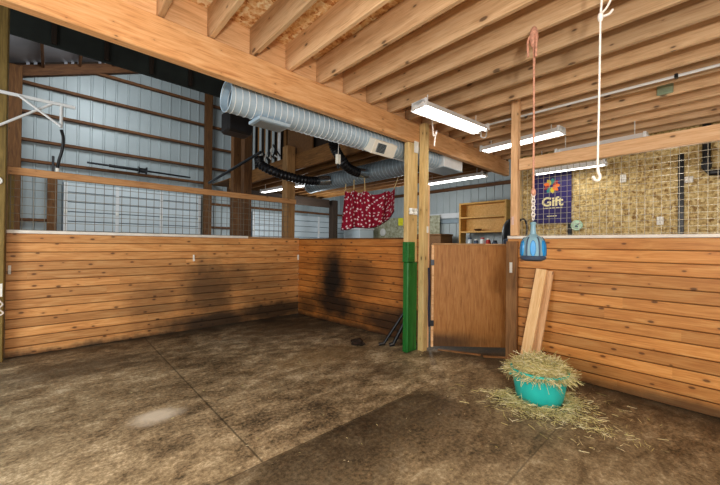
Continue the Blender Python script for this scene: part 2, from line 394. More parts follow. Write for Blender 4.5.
# ------------------------------------------------------------------ setting: floor, stall walls, ceiling
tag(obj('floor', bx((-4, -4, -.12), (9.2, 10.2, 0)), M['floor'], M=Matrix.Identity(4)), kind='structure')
HW = 1.38
def kick_wall(name, p0, p1, mat, n=13, cap=None):
    """tongue and groove boards from p0 to p1, local x along the wall; local -y faces the stall when p0-p1 runs to its right"""
    Mx, L = frame_to((*p0, 0), (*p1, 0))
    bm = bmesh.new(); h = HW/n
    for k in range(n):
        g = .0035
        prism(bm, [(-.0, k*h), (-.0, k*h+g), (-.012+.006, k*h+g), (-.012, k*h+g+.006), (-.012, (k+1)*h-g), (-.006, (k+1)*h), (.03, (k+1)*h), (.03, k*h)], (0, 0, 0), (L, 0, 0))
    o = obj(name, bm, mat, M=Mx); tag(o, kind='structure'); return o, Mx, L
wl, Ml, Ll = kick_wall('wall_left', (-.373, 5.327), (3.37, 5.327), M['wall_left'])
obj('cap_strip', bx((0, -.035, HW), (2.75, .06, HW+.038), .004), M['white_paint'], wl, Ml)
obj('cap_board', bx((2.75, -.03, HW), (Ll, .06, HW+.028), .004), M['cap_wood'], wl, Ml)
wf, Mf, Lf = kick_wall('wall_back', (3.37, 5.30), (3.56, 2.63), M['wall_far'])
obj('cap_board', bx((0, -.012, HW), (Lf, .05, HW+.018), .004), M['brown_post'], wf, Mf)
wr, Mr, Lr = kick_wall('wall_right', (3.75, 1.60), (3.75, -2.2), M['wall_right'])
obj('cap_strip', bx((0, -.03, HW), (Lr, .06, HW+.03), .004), M['white_paint'], wr, Mr)

tag(obj('ceiling', bx((-3, -3, 3.04), (5.95, 2.62, 3.06)), M['osb_ceiling'], M=Matrix.Identity(4)), kind='structure')

# big beam, rim board and joists
t = timber('support_beam', (-2.2, 2.57, 2.677), (5.95, 2.57, 2.677), .08, .25, M['beam'], bev=.006)
tag(t, 'long heavy fir beam carrying the joists across the front of the stall', 'beam', kind='thing')
t = timber('rim_board', (-2.2, 2.605, 2.922), (5.95, 2.605, 2.922), .03, .236, M['frame'])
tag(t, 'pale rim board closing the joist ends on top of the big beam', 'board', kind='thing')
ords = 'first second third fourth fifth sixth seventh eighth ninth tenth eleventh twelfth thirteenth fourteenth fifteenth sixteenth seventeenth'.split()
for k in range(17):
    x = .495+.328*k+.019
    o = timber('ceiling_joist', (x, 2.589, 2.922), (x, -2.6, 2.922), .038, .235, M['joist'])
    tag(o, 'rough pine ceiling joist, %s from the left end of the row on the big beam' % ords[k], 'joist', 'pine joists under the loft floor', 'thing')

# ------------------------------------------------------------------ posts of the stall
g = thing('painted_post', 'wooden post painted glossy green on its lower half, under the beam', 'post', (3.225, 2.57, 0))
timber('lower_section', (3.225, 2.57, 0), (3.225, 2.57, 1.09), .19, .08, M['green'], g, up=(0, 1, 0), bev=.012)
timber('upper_section', (3.225, 2.572, 1.09), (3.225, 2.572, 2.55), .19, .074, M['post'], g, up=(0, 1, 0), bev=.01)
obj('green_patch', bx((3.126, 2.527, 1.09), (3.262, 2.612, 1.335), .003), M['green'], g)
obj('steel_bracket', bx((3.225, 2.522, 2.43), (3.315, 2.529, 2.575), .003), M['conduit'], g)
g = thing('bare_post', 'bare pale pine post beside the green post, reaching up to the joists', 'post', (3.365, 2.485, 0))
timber('shaft', (3.367, 2.483, 0), (3.367, 2.483, 2.80), .085, .086, M['post'], g, up=(0, 1, 0))
timber('gate_stop', (3.425, 2.46, .03), (3.425, 2.46, 2.05), .03, .04, M['frame'], g, up=(0, 1, 0))
for dx in (0, .055):
    i = obj('fence_insulator', lathe(bmesh.new(), [(0, 0), (.026, 0), (.03, .02), (.022, .035), (.03, .05), (.026, .075), (0, .075)], (3.15+dx*1.4, 2.502, 1.665), 14), M['paper'], smooth=True)
    tag(i, 'white ridged insulator on the bare half of the green post, %s of two' % ('outer' if dx == 0 else 'inner'), 'insulator', 'white insulators on the green post')
tag(obj('name_plate', bx((3.372, 2.428, 1.45), (3.402, 2.44, 1.53), .002), M['paper']), 'small white plate on the bare pale pine post', 'plate')
tag(obj('strap', tb(spline([(3.40, 2.42, 1.02), (3.405, 2.415, .8), (3.40, 2.415, .55), (3.405, 2.41, .30)]), .012, 6), M['navy']), 'navy blue strap hanging beside the plywood gate hinge side', 'strap')

g = thing('stall_post', 'pine post between gate and right wall, standing up to the ceiling', 'post', (3.79, 1.525, 0))
timber('shaft', (3.732, 1.52, 1.412), (3.732, 1.52, 3.035), .072, .075, M['frame'], g, up=(0, 1, 0))
obj('stile_board', bx((0, -.06, -.018), (1.32, .06, .018), .003), M['stile'], g, frame_to((3.712, 1.54, .03), (3.712, 1.54, 1.405), (-1, 0, 0))[0])
obj('paper_patch', bx((3.744, 1.50, 2.30), (3.752, 1.555, 2.55)), M['paper'], g) if False else None
tag(obj('post_tag', bx((3.688, 1.53, 1.005), (3.6935, 1.56, 1.12), .001), M['paper']), 'white paper tag on the brown board at the end of right wall', 'tag')
tag(obj('price_sticker', bx((3.684, 1.515, 1.53), (3.6895, 1.54, 1.62), .001), plain('faded pink label', srgb(226, 196, 186))), 'faded pink sticker on the tall post above the right wall', 'sticker')

# gate, ajar
g0, g1 = V(3.47, 2.42, 0), V(4.12, 1.765, 0)
Mg, Lg = frame_to(g0, g1)
g = thing('stall_gate', 'plywood stall gate standing ajar between the green post and right wall', 'gate', g0)
obj('panel', bx((-.05, -.012, -Lg/2+.02), (1.205, .012, Lg/2), .002), M['ply'], g, Mg @ Matrix.Translation((Lg/2, 0, .10)) @ Matrix.Rotation(-PI/2, 4, 'Y'))
obj('top_rail', bx((0, -.022, 1.305), (Lg, .022, 1.325), .003), M['cap_wood'], g, Mg)
obj('hinge_stile', bx((-.01, -.02, .04), (.02, .02, 1.305), .003), M['frame'], g, Mg)
for z in (.3, 1.05): obj('hinge', bx((-.022, -.026, z), (.022, -.02, z+.07), .002), M['steel'], g, Mg)
obj('bottom_rail', bx((.035, .012, .06), (Lg, .03, .12), .003), M['darkwood'], g, Mg)
tag(timber('sill_strip', (3.52, 2.36, .008), (3.72, 1.9, .008), .05, .014, M['stile']), 'thin wooden strip lying on the floor below the gate, hinge side', 'strip')
tag(timber('sill_strip', (3.70, 1.86, .008), (3.86, 1.66, .008), .05, .014, M['stile']), 'thin wooden strip lying on the floor by the hay, at the gate opening', 'strip')

# ------------------------------------------------------------------ rails and wire mesh over the kick walls
def wire_grid(Mx, L, z0, z1, sp, r, y=0.):
    bm = bmesh.new()
    n = int(L/sp)
    for k in range(n+1):
        a = .01+k*sp; box(bm, (a-r, y-r, z0), (a+r, y+r, z1))
    m = int((z1-z0)/sp)
    for k in range(m+1):
        a = z0+.012+k*sp; box(bm, (0, y+r, a-r), (L, y+3*r, a+r))
    return bm
g = thing('mesh_screen', 'wire mesh screen with pine top rail above the left stall wall', 'screen', (1.45, 5.35, HW))
timber('top_rail', (-.373, 5.33, 2.075), (3.30, 5.33, 2.075), .04, .085, M['rail_brown'], g)
Mm = Matrix.Translation((-.36, 5.345, 0))
obj('wire_mesh', wire_grid(Mm, 3.55, 1.41, 2.035, .092, .0026), M['wire_dull'], g, Mm)
timber('stub_post', (-.348, 5.385, 1.42), (-.348, 5.385, 2.03), .05, .05, M['olive_post'], g)
g = thing('mesh_screen', 'wire mesh screen with pine top rail above the right stall wall', 'screen', (3.75, -.2, HW))
timber('top_rail', (3.727, 1.48, 2.185), (3.727, -2.0, 2.185), .036, .125, M['frame'], g)
Mm = frame_to((3.765, 1.47, 0), (3.765, -2, 0))[0]
obj('wire_mesh', wire_grid(Mm, 3.4, 1.41, 2.13, .054, .0016), M['wire'], g, Mm)

# post at the frame's edge and corner post
t = timber('corner_post', (3.235, 5.48, 0), (3.235, 5.48, 3.12), .18, .18, wood('aged pine post', (srgb(120, 88, 52), srgb(164, 126, 80), srgb(188, 150, 104)), .65, None, .3, (3.2, 8.), board_var=.04), up=(0, 1, 0), bev=.01)
tag(t, 'thick square pine post behind the stall corner holding up the loft', 'post', kind='thing')
t = timber('end_post', (-.445, 5.24, 0), (-.445, 5.24, 4.2), .14, .12, M['olive_post'], up=(0, 1, 0), bev=.008)
tag(t, 'olive brown post at the open end of the left stall wall', 'post', kind='thing')
tag(obj('paper_tag', bx((-.45, 5.174, .70), (-.385, 5.1795, .84), .001), M['paper']), 'white paper tag on the olive post at the end of left wall', 'tag')
tag(obj('rope_scrap', tb(spline([(-.43, 5.165, .70), (-.40, 5.14, .66), (-.38, 5.15, .62), (-.405, 5.14, .58), (-.375, 5.15, .53), (-.41, 5.15, .50)]), .008, 6), M['whiterope']), 'knotted scrap of white rope below the paper tag', 'rope')
bm = bmesh.new(); tube(bm, [(-.44+.035*math.cos(a), 5.17, 1.93+.035*math.sin(a)) for a in [2*PI*k/20 for k in range(21)]], .009, 6)
tag(obj('white_ring', bm, M['paper'], smooth=True), 'white plastic ring on the olive post beside the mesh', 'ring')
for x, z, lab in ((-.345, .975, 'white hook on the left wall near its open end'), (1.545, 1.07, 'white hook high on the left wall above the dark stain')):
    g = obj('wall_hook', bx((x-.012, 5.300, z-.05), (x+.012, 5.316, z+.05), .004), M['paper']); tag(g, lab, 'hook')
    obj('hook_prong', tb(spline([(x, 5.302, z-.02), (x, 5.27, z-.04), (x, 5.265, z-.01)]), .006, 6), M['paper'], g)
tag(obj('corner_clip', bx((3.335, 5.285, 1.00), (3.36, 5.312, 1.10), .004), M['paper']), 'small white clip in the stall corner between left and far wall', 'clip')

# ------------------------------------------------------------------ barn shell beyond
YB = 10.0
rz = lambda x: 5.26+.4*x
def ribbed(x0, x1, zt0, zt1, y, pitch=.235, flip=False):
    bm = bmesh.new(); x = x0; prof = []
    while x < x1:
        prof += [(x, 0), (x+pitch-.05, 0), (x+pitch-.038, .022), (x+pitch-.012, .022)]; x += pitch
    prof.append((x1, 0)); prof = [(min(a, x1), b) for a, b in prof]
    lo = [bm.verts.new((a, y-b, 0)) for a, b in prof]
    hi = [bm.verts.new((a, y-b, zt0+(zt1-zt0)*(a-x0)/(x1-x0))) for a, b in prof]
    for k in range(len(prof)-1): bm.faces.new((lo[k], lo[k+1], hi[k+1], hi[k]))
    return bm
tag(obj('wall_gable', ribbed(-2.4, 9.1, rz(-2.4)-.12, rz(9.1)-.12, YB), M['siding'], M=Matrix.Identity(4)), kind='structure')
gt = bpy.data.objects['wall_gable']
for z, x0, x1 in ((3.00, -2.2, 3.3), (3.44, -2.2, 5), (4.03, -2.2, 5), (4.64, -2.2, 5), (5.25, .2, 5), (1.75, -2.2, .05), (1.75, 3.25, 4.5), (2.42, 3.25, 9)):
    timber('girt', (x0, YB-.07, z), (x1, YB-.07, z), .09, .06, M['girt'], gt)
timber('rake_rafter', (-2.4, YB-.08, rz(-2.4)-.20), (9.1, YB-.08, rz(9.1)-.20), .1, .22, M['girt'], gt)
# closure strip with open daylight slots between roof sheet ribs
bm = bmesh.new()
x = -2.4
sl = .055
while x < 6:
    for a, b in ((0, .14), (.14+sl, .20+sl), (.20+2*sl, .26+2*sl), (.26+3*sl, .60)):
        x0, x1 = x+a, x+b
        v = [bm.verts.new(p) for p in ((x0, YB-.03, rz(x0)-.12), (x1, YB-.03, rz(x1)-.12), (x1, YB-.03, rz(x1)), (x0, YB-.03, rz(x0)))]
        bm.faces.new(v)
    x += .60
obj('closure_strip', bm, M['darkwood'], gt)
bm = bmesh.new()
v = [bm.verts.new(p) for p in ((-2.6, -1, rz(-2.6)), (9.2, -1, rz(9.2)), (9.2, YB+.25, rz(9.2)), (-2.6, YB+.25, rz(-2.6)))]; bm.faces.new(v)
rf = tag(obj('ceiling_roof', bm, M['roof'], M=Matrix.Identity(4)), kind='structure')
for k in range(10):
    x = -.80+.6*k
    timber('purlin', (x, YB-.1, rz(x)-.085), (x, 2.7, rz(x)-.085), .045, .14, M['girt'], rf, up=(0, 0, 1))
# dark upright panel with studs across the open bay
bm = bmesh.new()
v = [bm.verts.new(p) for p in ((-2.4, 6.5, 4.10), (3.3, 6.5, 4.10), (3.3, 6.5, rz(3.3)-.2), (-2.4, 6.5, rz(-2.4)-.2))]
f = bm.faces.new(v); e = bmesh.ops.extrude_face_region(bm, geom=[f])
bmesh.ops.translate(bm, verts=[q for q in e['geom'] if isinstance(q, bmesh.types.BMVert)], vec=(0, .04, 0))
g = thing('dark_panel', 'dark studded panel hung across the open bay behind the beam', 'truss', (.5, 6.5, 4.1))
obj('sheathing', bm, M['dark_sheet'], g)
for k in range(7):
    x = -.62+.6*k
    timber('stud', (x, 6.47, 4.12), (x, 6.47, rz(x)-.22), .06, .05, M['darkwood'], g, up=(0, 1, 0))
# posts on / before the gable wall
for x, y, wd_, z1, lab in ((3.19, YB-.14, .2, 6, 'brown post on the gable wall between the two white garage doors'),
        (-.62, YB-.14, .24, 4.9, 'brown post on the gable wall just right of the olive end post'),
        (-.02, YB-.14, .16, 2.8, 'brown jamb post beside the first garage door, seen through mesh')):
    tag(timber('wall_post', (x, y-.06, 0), (x, y-.06, z1), wd_, .1, M['brown_post'], up=(0, 1, 0)), lab, 'post', kind='thing')
for y, lab in ((7.95, 'tall brown loft post, further of the pair beside the duct opening'), (7.35, 'tall brown loft post, nearer of the pair beside the duct opening')):
    tag(timber('loft_post', (3.235, y, 0), (3.235, y, rz(3.235)-.2), .18, .18, M['brown_post'], up=(0, 1, 0)), lab, 'post', kind='thing')

def garage_door(x0, x1, h, nst, lab):
    g = thing('garage_door', lab, 'garage door', ((x0+x1)/2, YB-.10, 0))
    n = 4; hh = h/n
    for k in range(n):
        bm = bmesh.new()
        z = k*hh
        for q in range(3):
            box(bm, (x0+.04, YB-.10, z+q*hh/3+.012), (x1-.04, YB-.06, z+(q+1)*hh/3-.004), .006)
        s = obj('door_section', bm, M['doorwhite'], g)
    obj('backing', bx((x0, YB-.062, 0), (x1, YB-.05, h)), M['doorline'], g)
    for q in range(nst):
        x = x0+.06+(x1-x0-.12)*q/(nst-1)
        obj('stile', bx((x-.035, YB-.125, 0), (x+.035, YB-.10, h), .003), M['white_metal'], g)
        if 0 < q < nst-1 or nst > 3:
            obj('hinge', bx((x-.03, YB-.14, hh*3-.04), (x+.03, YB-.125, hh*3+.04), .003), M['paper'], g)
    return g
g = garage_door(.14, 3.07, 2.62, 4, 'white sectional garage door seen through the left mesh')
g2 = garage_door(4.55, 8.4, 2.3, 4, 'white sectional garage door behind the thick corner post')
o = thing('door_spring_shaft', 'dark torsion shaft with drum mounted above the first garage door', 'shaft', (1.6, YB-.25, 2.98))
obj('shaft', tb([(.55, YB-.25, 3.10), (2.72, YB-.25, 3.07)], .022, 8), M['steel'], o)
obj('drum', lathe(bmesh.new(), [(0, -.09), (.1, -.09), (.06, -.05), (.06, .05), (.1, .09), (0, .09)], seg=16), M['steel'], o, Matrix.Translation((1.62, YB-.25, 3.085)) @ Matrix.Rotation(PI/2, 4, 'Y'))
obj('coil_spring', tb([(.95, YB-.25, 3.093), (1.52, YB-.25, 3.087)], .035, 10), M['black'], o)
tag(obj('toolbox', bx((2.35, YB-.5, 1.43), (2.82, YB-.3, 1.60), .02), M['black']), 'dark box standing before the first garage door, behind the mesh', 'box') if False else None

# white bracket arm on the end post, with a drop cable
yb = 5.135
g = thing('steel_bracket_arm', 'white steel bracket arm braced out from the olive end post, above the left mesh', 'bracket', (-.2, yb, 2.4))
def bar(p, q, r=.013): return tb([(p[0], yb+(.0 if len(p) < 3 else p[2]), p[1]), (q[0], yb+(.0 if len(q) < 3 else q[2]), q[1])], r, 8)
obj('top_bar', bx((-.56, yb-.012, 2.848), (.175, yb+.012, 2.882), .003), M['white_metal'], g)
obj('brace', bar((-.29, 2.86, -.02), (.052, 2.61, -.02)), M['white_metal'], g)
obj('brace', bar((-.55, 2.41, .014), (-.026, 2.855, .014)), M['white_metal'], g)
obj('drop_leg', bar((.054, 2.85, 0), (.054, 2.60, 0), .015), M['white_metal'], g)
o = tag(obj('hanging_cable', tb(spline([(.056, yb+.01, 2.58), (.075, yb+.05, 2.50), (.07, yb+.1, 2.38), (.045, yb+.15, 2.26), (.03, yb+.195, 2.16)]), .015, 8), M['black']), 'thick dark cable dropping from the white bracket arm to the left rail', 'cable')
obj('white_sleeve', tb([(.03, yb+.195, 2.165), (.03, yb+.195, 2.12)], .018, 8), M['paper'], o)
tag(obj('cable_box', bx((-.02, yb+.18, 2.119), (.004, yb+.21, 2.30), .004), M['steel']), 'narrow dark box standing on the left rail beside the dark cable', 'box')

# ------------------------------------------------------------------ loft and rooms beyond the stall
wx = 9.0
tag(obj('wall_side', ribbed(0, 10.3, 7, 7, 0), M['siding_far'], M=Matrix.Translation((wx, YB+.1, 0)) @ Matrix.Rotation(-PI/2, 4, 'Z')), kind='structure')
ws = bpy.data.objects['wall_side']
timber('girt', (wx-.05, YB, 3.02), (wx-.05, 0, 3.02), .08, .09, M['girt'], ws)
obj('pale_band', bx((wx-.07, 4.9, 2.14), (wx-.03, 6.6, 2.30), .01), M['white_metal'], ws)
obj('grey_band', bx((wx-.06, 4.9, 1.98), (wx-.03, 6.6, 2.12), .01), M['galv_dark'], ws)  # grey band just below the pale one
tag(obj('wall_partition', bx((0, -.01, 0), (2.9, .01, 2.25)), M['osb_pale'], M=frame_to((8.85, 8.8, 0), (8.85, 5.9, 0))[0]), kind='structure')
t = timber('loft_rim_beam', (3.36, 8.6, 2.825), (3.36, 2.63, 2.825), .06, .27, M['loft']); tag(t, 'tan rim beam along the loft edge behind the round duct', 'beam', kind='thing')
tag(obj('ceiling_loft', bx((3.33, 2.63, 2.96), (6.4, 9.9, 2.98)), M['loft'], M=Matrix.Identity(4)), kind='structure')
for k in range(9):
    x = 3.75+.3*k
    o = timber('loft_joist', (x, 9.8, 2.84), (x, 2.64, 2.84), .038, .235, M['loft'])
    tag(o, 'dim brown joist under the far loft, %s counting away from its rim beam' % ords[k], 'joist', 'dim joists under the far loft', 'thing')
t = timber('loft_header', (3.4, 8.25, 2.56), (6.3, 8.25, 2.56), .06, .25, M['darkwood']); tag(t, 'dark header beam crossing under the far end of the loft', 'beam', kind='thing')
# studded loft wall with pale siding strips showing
lw = tag(obj('wall_loft', bx((3.45, 2.7, 2.98), (3.47, 8.2, 6.4)), M['darkwood'], M=Matrix.Identity(4)), kind='structure')
for k, y in enumerate((7.2, 6.88, 6.58, 6.30, 6.05)):
    obj('siding_strip', bx((3.335, y-.05, 2.98), (3.35, y+.05, 4.2)), M['siding'] if k < 4 else M['white_metal'], lw)
for y in (7.05, 6.73, 6.44, 6.17, 5.9): timber('stud', (3.40, y, 2.98), (3.40, y, 4.4), .09, .04, M['loft'], lw, up=(1, 0, 0))
obj('ply_patch', bx((3.36, 4.9, 2.98), (3.385, 5.75, 3.75)), M['bench'], lw)
# dark corner post beneath the blanket
tag(timber('dark_post', (6.6, 8.4, 0), (6.6, 8.4, 2.7), .2, .2, M['darkwood'], up=(0, 1, 0)), 'dark brown post behind the left edge of the maroon blanket', 'post', kind='thing')

# OSB room on the right
tag(obj('wall_osb', bx((0, 0, 0), (5.2, .02, 3.04)), M['osb_wall'], M=frame_to((5.92, 2.28, 0), (5.92, -3, 0))[0]), kind='structure')
wo = bpy.data.objects['wall_osb']
for y in (1.568, .326): obj('batten', bx((5.885, y-.028, 0), (5.905, y+.028, 1.7 if y > 1 else 2.5), .003), M['black'], wo)
timber('end_stud', (5.9, 2.32, 0), (5.9, 2.32, 3.03), .09, .06, M['post'], wo, up=(0, 1, 0))
g = thing('wall_outlet', 'small white outlet plate high on the strand board, under the hook', 'outlet', (5.9, .914, 2.2))
def plate(g, y, z, h=.11, w=.07):
    obj('plate', bx((5.885, y-w/2, z-h/2), (5.90, y+w/2, z+h/2), .004), M['paper'], g)
    for d in (-.022, .022): obj('socket', bx((5.882, y-.012, z+d-.012), (5.886, y+.012, z+d+.012), .002), M['register'], g)
plate(g, .914, 2.27)
g = thing('wall_outlet', 'small white outlet plate low on the strand board left of the black batten', 'outlet', (5.9, .523, 1.6)); plate(g, .523, 1.655)
g = thing('wall_switch', 'small white switch plate right of the long black batten', 'switch', (5.9, .289, 2.1)); plate(g, .255, 2.165, .08, .08)
g = thing('black_conduit', 'black conduit bending at the right edge of the strand board', 'conduit', (5.88, .08, 2.2))
obj('pipe', tb([(5.86, .10, 3.0), (5.86, .10, 2.27), (5.86, .07, 2.22), (5.86, -.4, 2.19)], .038, 10), M['black'], g)
obj('elbow_collar', tb([(5.86, .10, 2.36), (5.86, .10, 2.28)], .048, 10), M['steel'], g)
# thermometer
g = thing('dial_thermometer', 'round mint green dial on the strand board below the poster corner', 'thermometer', (5.89, 1.46, 1.6))
Mt = Matrix.Translation((5.895, 1.475, 1.63)) @ Matrix.Rotation(-PI/2, 4, 'Y')
obj('dial', lathe(bmesh.new(), [(0, .012), (.066, .012), (.072, .018), (.08, .012), (.08, 0), (0, 0)], seg=28), M['mint'], g, Mt, smooth=True)
obj('needle', bx((-.004, -.05, .012), (.004, .02, .016)), M['steel'], g, Mt @ Matrix.Rotation(.6, 4, 'Z'))
obj('figure_block', bx((-.03, -.02, .0125), (-.012, .02, .015)), M['toydark'], g, Mt)
# poster
g = thing('gift_poster', 'purple poster reading Gift with a bright flower emblem on strand board', 'poster', (5.88, 1.83, 1.68))
Mp = Matrix(((0, 0, -1, 5.885), (-1, 0, 0, 2.115), (0, 1, 0, 1.675), (0, 0, 0, 1)))     # local x to the right, y up, z towards the room
obj('sheet', bx((0, 0, 0), (.57, .83, .006)), M['purple'], g, Mp)
def text(s, size, x, y, mat, bold=0):
    cu = bpy.data.curves.new('lettering', 'FONT'); cu.body = s; cu.size = size; cu.align_x = 'CENTER'; cu.extrude = .001; cu.offset = bold
    tmp = bpy.data.objects.new('tmp', cu); C.objects.link(tmp)
    bpy.context.view_layer.update()
    me = bpy.data.meshes.new_from_object(tmp.evaluated_get(bpy.context.evaluated_depsgraph_get()))
    bpy.data.objects.remove(tmp); me.materials.clear(); me.materials.append(mat)
    o = bpy.data.objects.new('lettering', me)
    return place(o, Mp @ Matrix.Translation((x, y, .008)), g)
text('Gift', .20, .30, .28, M['cream'], .006)
bm = bmesh.new(); x = .165
for w in (.022, .05, .03, .045, .05, .028): box(bm, (x, .235, .006), (x+w, .252, .009)); x += w+.011
obj('small_print', bm, M['cream'], g, Mp)
bm = bmesh.new(); x = .225
for w in (.03, .04, .025, .03): box(bm, (x, .108, .006), (x+w, .122, .009)); x += w+.006
obj('small_print', bm, M['cream'], g, Mp)
for k in range(9):
    a = 2*PI*k/9; bm = bmesh.new()
    pts = [(.0, .0), (.035, .03), (.075, .028), (.11, .0), (.075, -.028), (.035, -.03)]
    vs = [bm.verts.new((px, py, .0075+.0002*k)) for px, py in pts]; bm.faces.new(vs)
    obj('petal', bm, M['pet%d' % (1+(k*3) % 4)], g, Mp @ Matrix.Translation((.29, .60, 0)) @ Matrix.Rotation(a, 4, 'Z') @ Matrix.Translation((.018, 0, 0)))
# backpack at the wall end
g = thing('backpack', 'black backpack hanging behind the tall post beside the gate', 'backpack', (5.72, 2.42, 1.2))
bm = bmesh.new(); bmesh.ops.create_uvsphere(bm, u_segments=20, v_segments=12, radius=1)
for v in bm.verts: v.co = V(5.72+v.co.x*.11, 2.40+v.co.y*.15, 1.50+(v.co.z if v.co.z > 0 else v.co.z*1.3)*.27)
obj('pack_body', bm, M['black'], g, smooth=True)
obj('shoulder_strap', tb(spline([(5.66, 2.27, 1.70), (5.62, 2.15, 1.74), (5.62, 2.10, 1.62), (5.64, 2.12, 1.45)]), .016, 6), M['black'], g)
obj('pocket', bx((5.58, 2.34, 1.22), (5.64, 2.48, 1.42), .02), M['toydark'], g)

# bookshelf on the workbench
b = thing('workbench', 'brown plywood workbench below the pine shelf', 'bench', (8.55, 4.6, 0))
obj('bench_top', bx((8.1, 3.3, 1.18), (8.9, 5.22, 1.22), .005), M['bench'], b)
for y in (3.4, 5.1):
    for x in (8.2, 8.8): timber('leg', (x, y, 0), (x, y, 1.18), .09, .09, M['bench'], b, up=(0, 1, 0))
g = thing('bookshelf', 'open pine shelf unit standing on the bench beyond the gate', 'shelf', (8.6, 4.3, 1.22))
def bs(n, lo, hi): obj(n, bx(lo, hi, .004), M['shelfwood'], g)
y0, y1 = 3.66, 5.0
bs('side_panel', (8.45, y0, 1.22), (8.75, y0+.05, 2.5)); bs('side_panel', (8.45, y1-.05, 1.22), (8.75, y1, 2.5))
for z in (1.66, 2.06, 2.45): bs('shelf_board', (8.45, y0+.05, z), (8.75, y1-.05, z+.045))
bs('back_panel', (8.74, y0+.05, 1.68), (8.755, y1-.05, 2.46))
tag(obj('bowl', lathe(bmesh.new(), [(0, 0), (.06, 0), (.11, .06), (.10, .06), (.055, .01), (0, .01)], (8.55, 4.48, 1.706), 18), M['bench'], smooth=True), 'small brown bowl on the lower board of the pine shelf', 'bowl')
def jar(y, m, h, r, lab, cap='red'):
    g = obj('jar', lathe(bmesh.new(), [(0, 0), (r, 0), (r, h*.75), (r*.7, h*.85), (r*.7, h*.9), (0, h*.9)], (8.38, y, 1.221), 14), M[m], smooth=True); tag(g, lab, 'jar', 'jars on the bench')
    obj('lid', lathe(bmesh.new(), [(0, h*.88), (r*.75, h*.88), (r*.75, h), (0, h)], (8.38, y, 1.221), 14), M[cap], g)
jar(4.62, 'glass_jar', .30, .07, 'pale jar with slate lid on the bench, furthest left', 'toydark'); jar(4.44, 'toydark', .26, .06, 'slate grey jar with white lid on the bench', 'paper')
jar(4.26, 'paper', .30, .065, 'white jar with a red lid on the bench'); jar(4.10, 'red', .28, .06, 'red jar with white lid on the bench', 'paper'); jar(3.92, 'toydark', .22, .07, 'dark squat jar with dark lid on the bench, furthest right', 'black')
g = thing('storage_chest', 'brown chest beyond the gate left of the pine shelf', 'chest', (8.3, 5.9, 0))
obj('chest_body', bx((8.0, 5.3, 0), (8.6, 6.3, 1.58), .01), M['bench'], g); obj('chest_lid', bx((7.98, 5.28, 1.58), (8.62, 6.32, 1.63), .01), M['bench'], g)
# bits below the blanket
tag(obj('white_disc', lathe(bmesh.new(), [(0, .02), (.12, .02), (.14, .01), (.14, 0), (0, 0)], seg=28), M['paper'], M=Matrix.Translation((8.82, 8.3, 1.76)) @ Matrix.Rotation(-PI/2, 4, 'Y'), smooth=True), 'round white clock disc low behind the maroon blanket', 'clock')
tag(obj('yellow_tag', bx((8.5, 7.10, 1.95), (8.52, 7.30, 2.2), .004), M['yellow']), 'bright yellow tag hanging left of the green post', 'tag')
g = thing('chest_freezer', 'pale chest freezer standing below the maroon blanket', 'freezer', (8.0, 8.6, 0))
obj('cabinet', bx((7.8, 8.45, 0), (8.5, 9.3, 1.82), .02), M['doorwhite'], g); obj('lid', bx((7.78, 8.43, 1.82), (8.52, 9.32, 1.9), .02), M['white_metal'], g)

# ------------------------------------------------------------------ ducts
def spiral(p0, p1, r, pitch=.056, step=.02, seg=40):
    Mx, L = frame_to(p0, p1); bm = bmesh.new(); n = int(L/step); rings = []
    for i in range(n+1):
        x = L*i/n; ring = []
        for k in range(seg):
            rr = r
            a = 2*PI*k/seg
            ring.append(bm.verts.new((x, rr*math.cos(a), rr*math.sin(a))))
        rings.append(ring)
    for i in range(n):
        for k in range(seg): bm.faces.new((rings[i][k], rings[i][(k+1) % seg], rings[i+1][(k+1) % seg], rings[i+1][k]))
    return bm, Mx, L
def bead(p0, p1, r, pitch, w, seg=28):
    Mx, L = frame_to(p0, p1); n = int(L/pitch*seg)
    return tb([(L*i/n, (r+.001)*math.cos(2*PI*i/seg), (r+.001)*math.sin(2*PI*i/seg)) for i in range(n+1)], w, 5), Mx
g = thing('spiral_duct', 'silver round spiral duct with an open end hung behind the big beam', 'duct', (2.2, 2.80, 2.4))
p0, p1 = (1.05, 2.80, 2.525), (4.045, 2.80, 2.525)
bm, Mx, L = spiral(p0, p1, .125)
pp = obj('pipe', bm, M['galv'], g, Mx, smooth=60)
bm, Mx = bead(p0, p1, .125, .06, .0032); obj('seam_bead', bm, M['white_metal'], pp, Mx, smooth=True)
bm = bmesh.new(); tube(bm, [(1.05, 2.80+.127*math.cos(a), 2.525+.127*math.sin(a)) for a in [2*PI*k/40 for k in range(41)]], .006, 6)
obj('end_hem', bm, M['galv'], g, smooth=True)
r = obj('register_box', bx((-.19, -.09, -.08), (.19, .06, .08), .006), M['register'], g, Matrix.Translation((2.80, 2.70, 2.44)) @ Matrix.Rotation(math.radians(28), 4, 'X'))
Mr_ = Matrix.Translation((2.80, 2.70, 2.44)) @ Matrix.Rotation(math.radians(28), 4, 'X')
bm = bmesh.new()
for k in range(7): box(bm, (-.12, -.098, -.045+.014*k), (.0, -.09, -.038+.014*k))
obj('grille', bm, M['steel'], r, Mr_)
obj('damper_plate', bx((-.13, -.0935, -.052), (.01, -.0905, .052)), M['galv_dark'], r, Mr_)
r = obj('under_register', bx((1.29, 2.69, 2.372), (1.60, 2.90, 2.402), .004), M['galv'], g)
obj('grille', bx((1.31, 2.71, 2.365), (1.58, 2.88, 2.373), .002), M['galv_dark'], r)
g = thing('spiral_duct', 'dull grey round spiral duct running away above the maroon blanket', 'duct', (3.9, 4.6, 2.3))
bm, Mx, L = spiral((3.93, 3.0, 2.515), (3.93, 5.75, 2.515), .15, .075, .02, 36)
pp = obj('pipe', bm, M['galv_dark'], g, Mx, smooth=60)
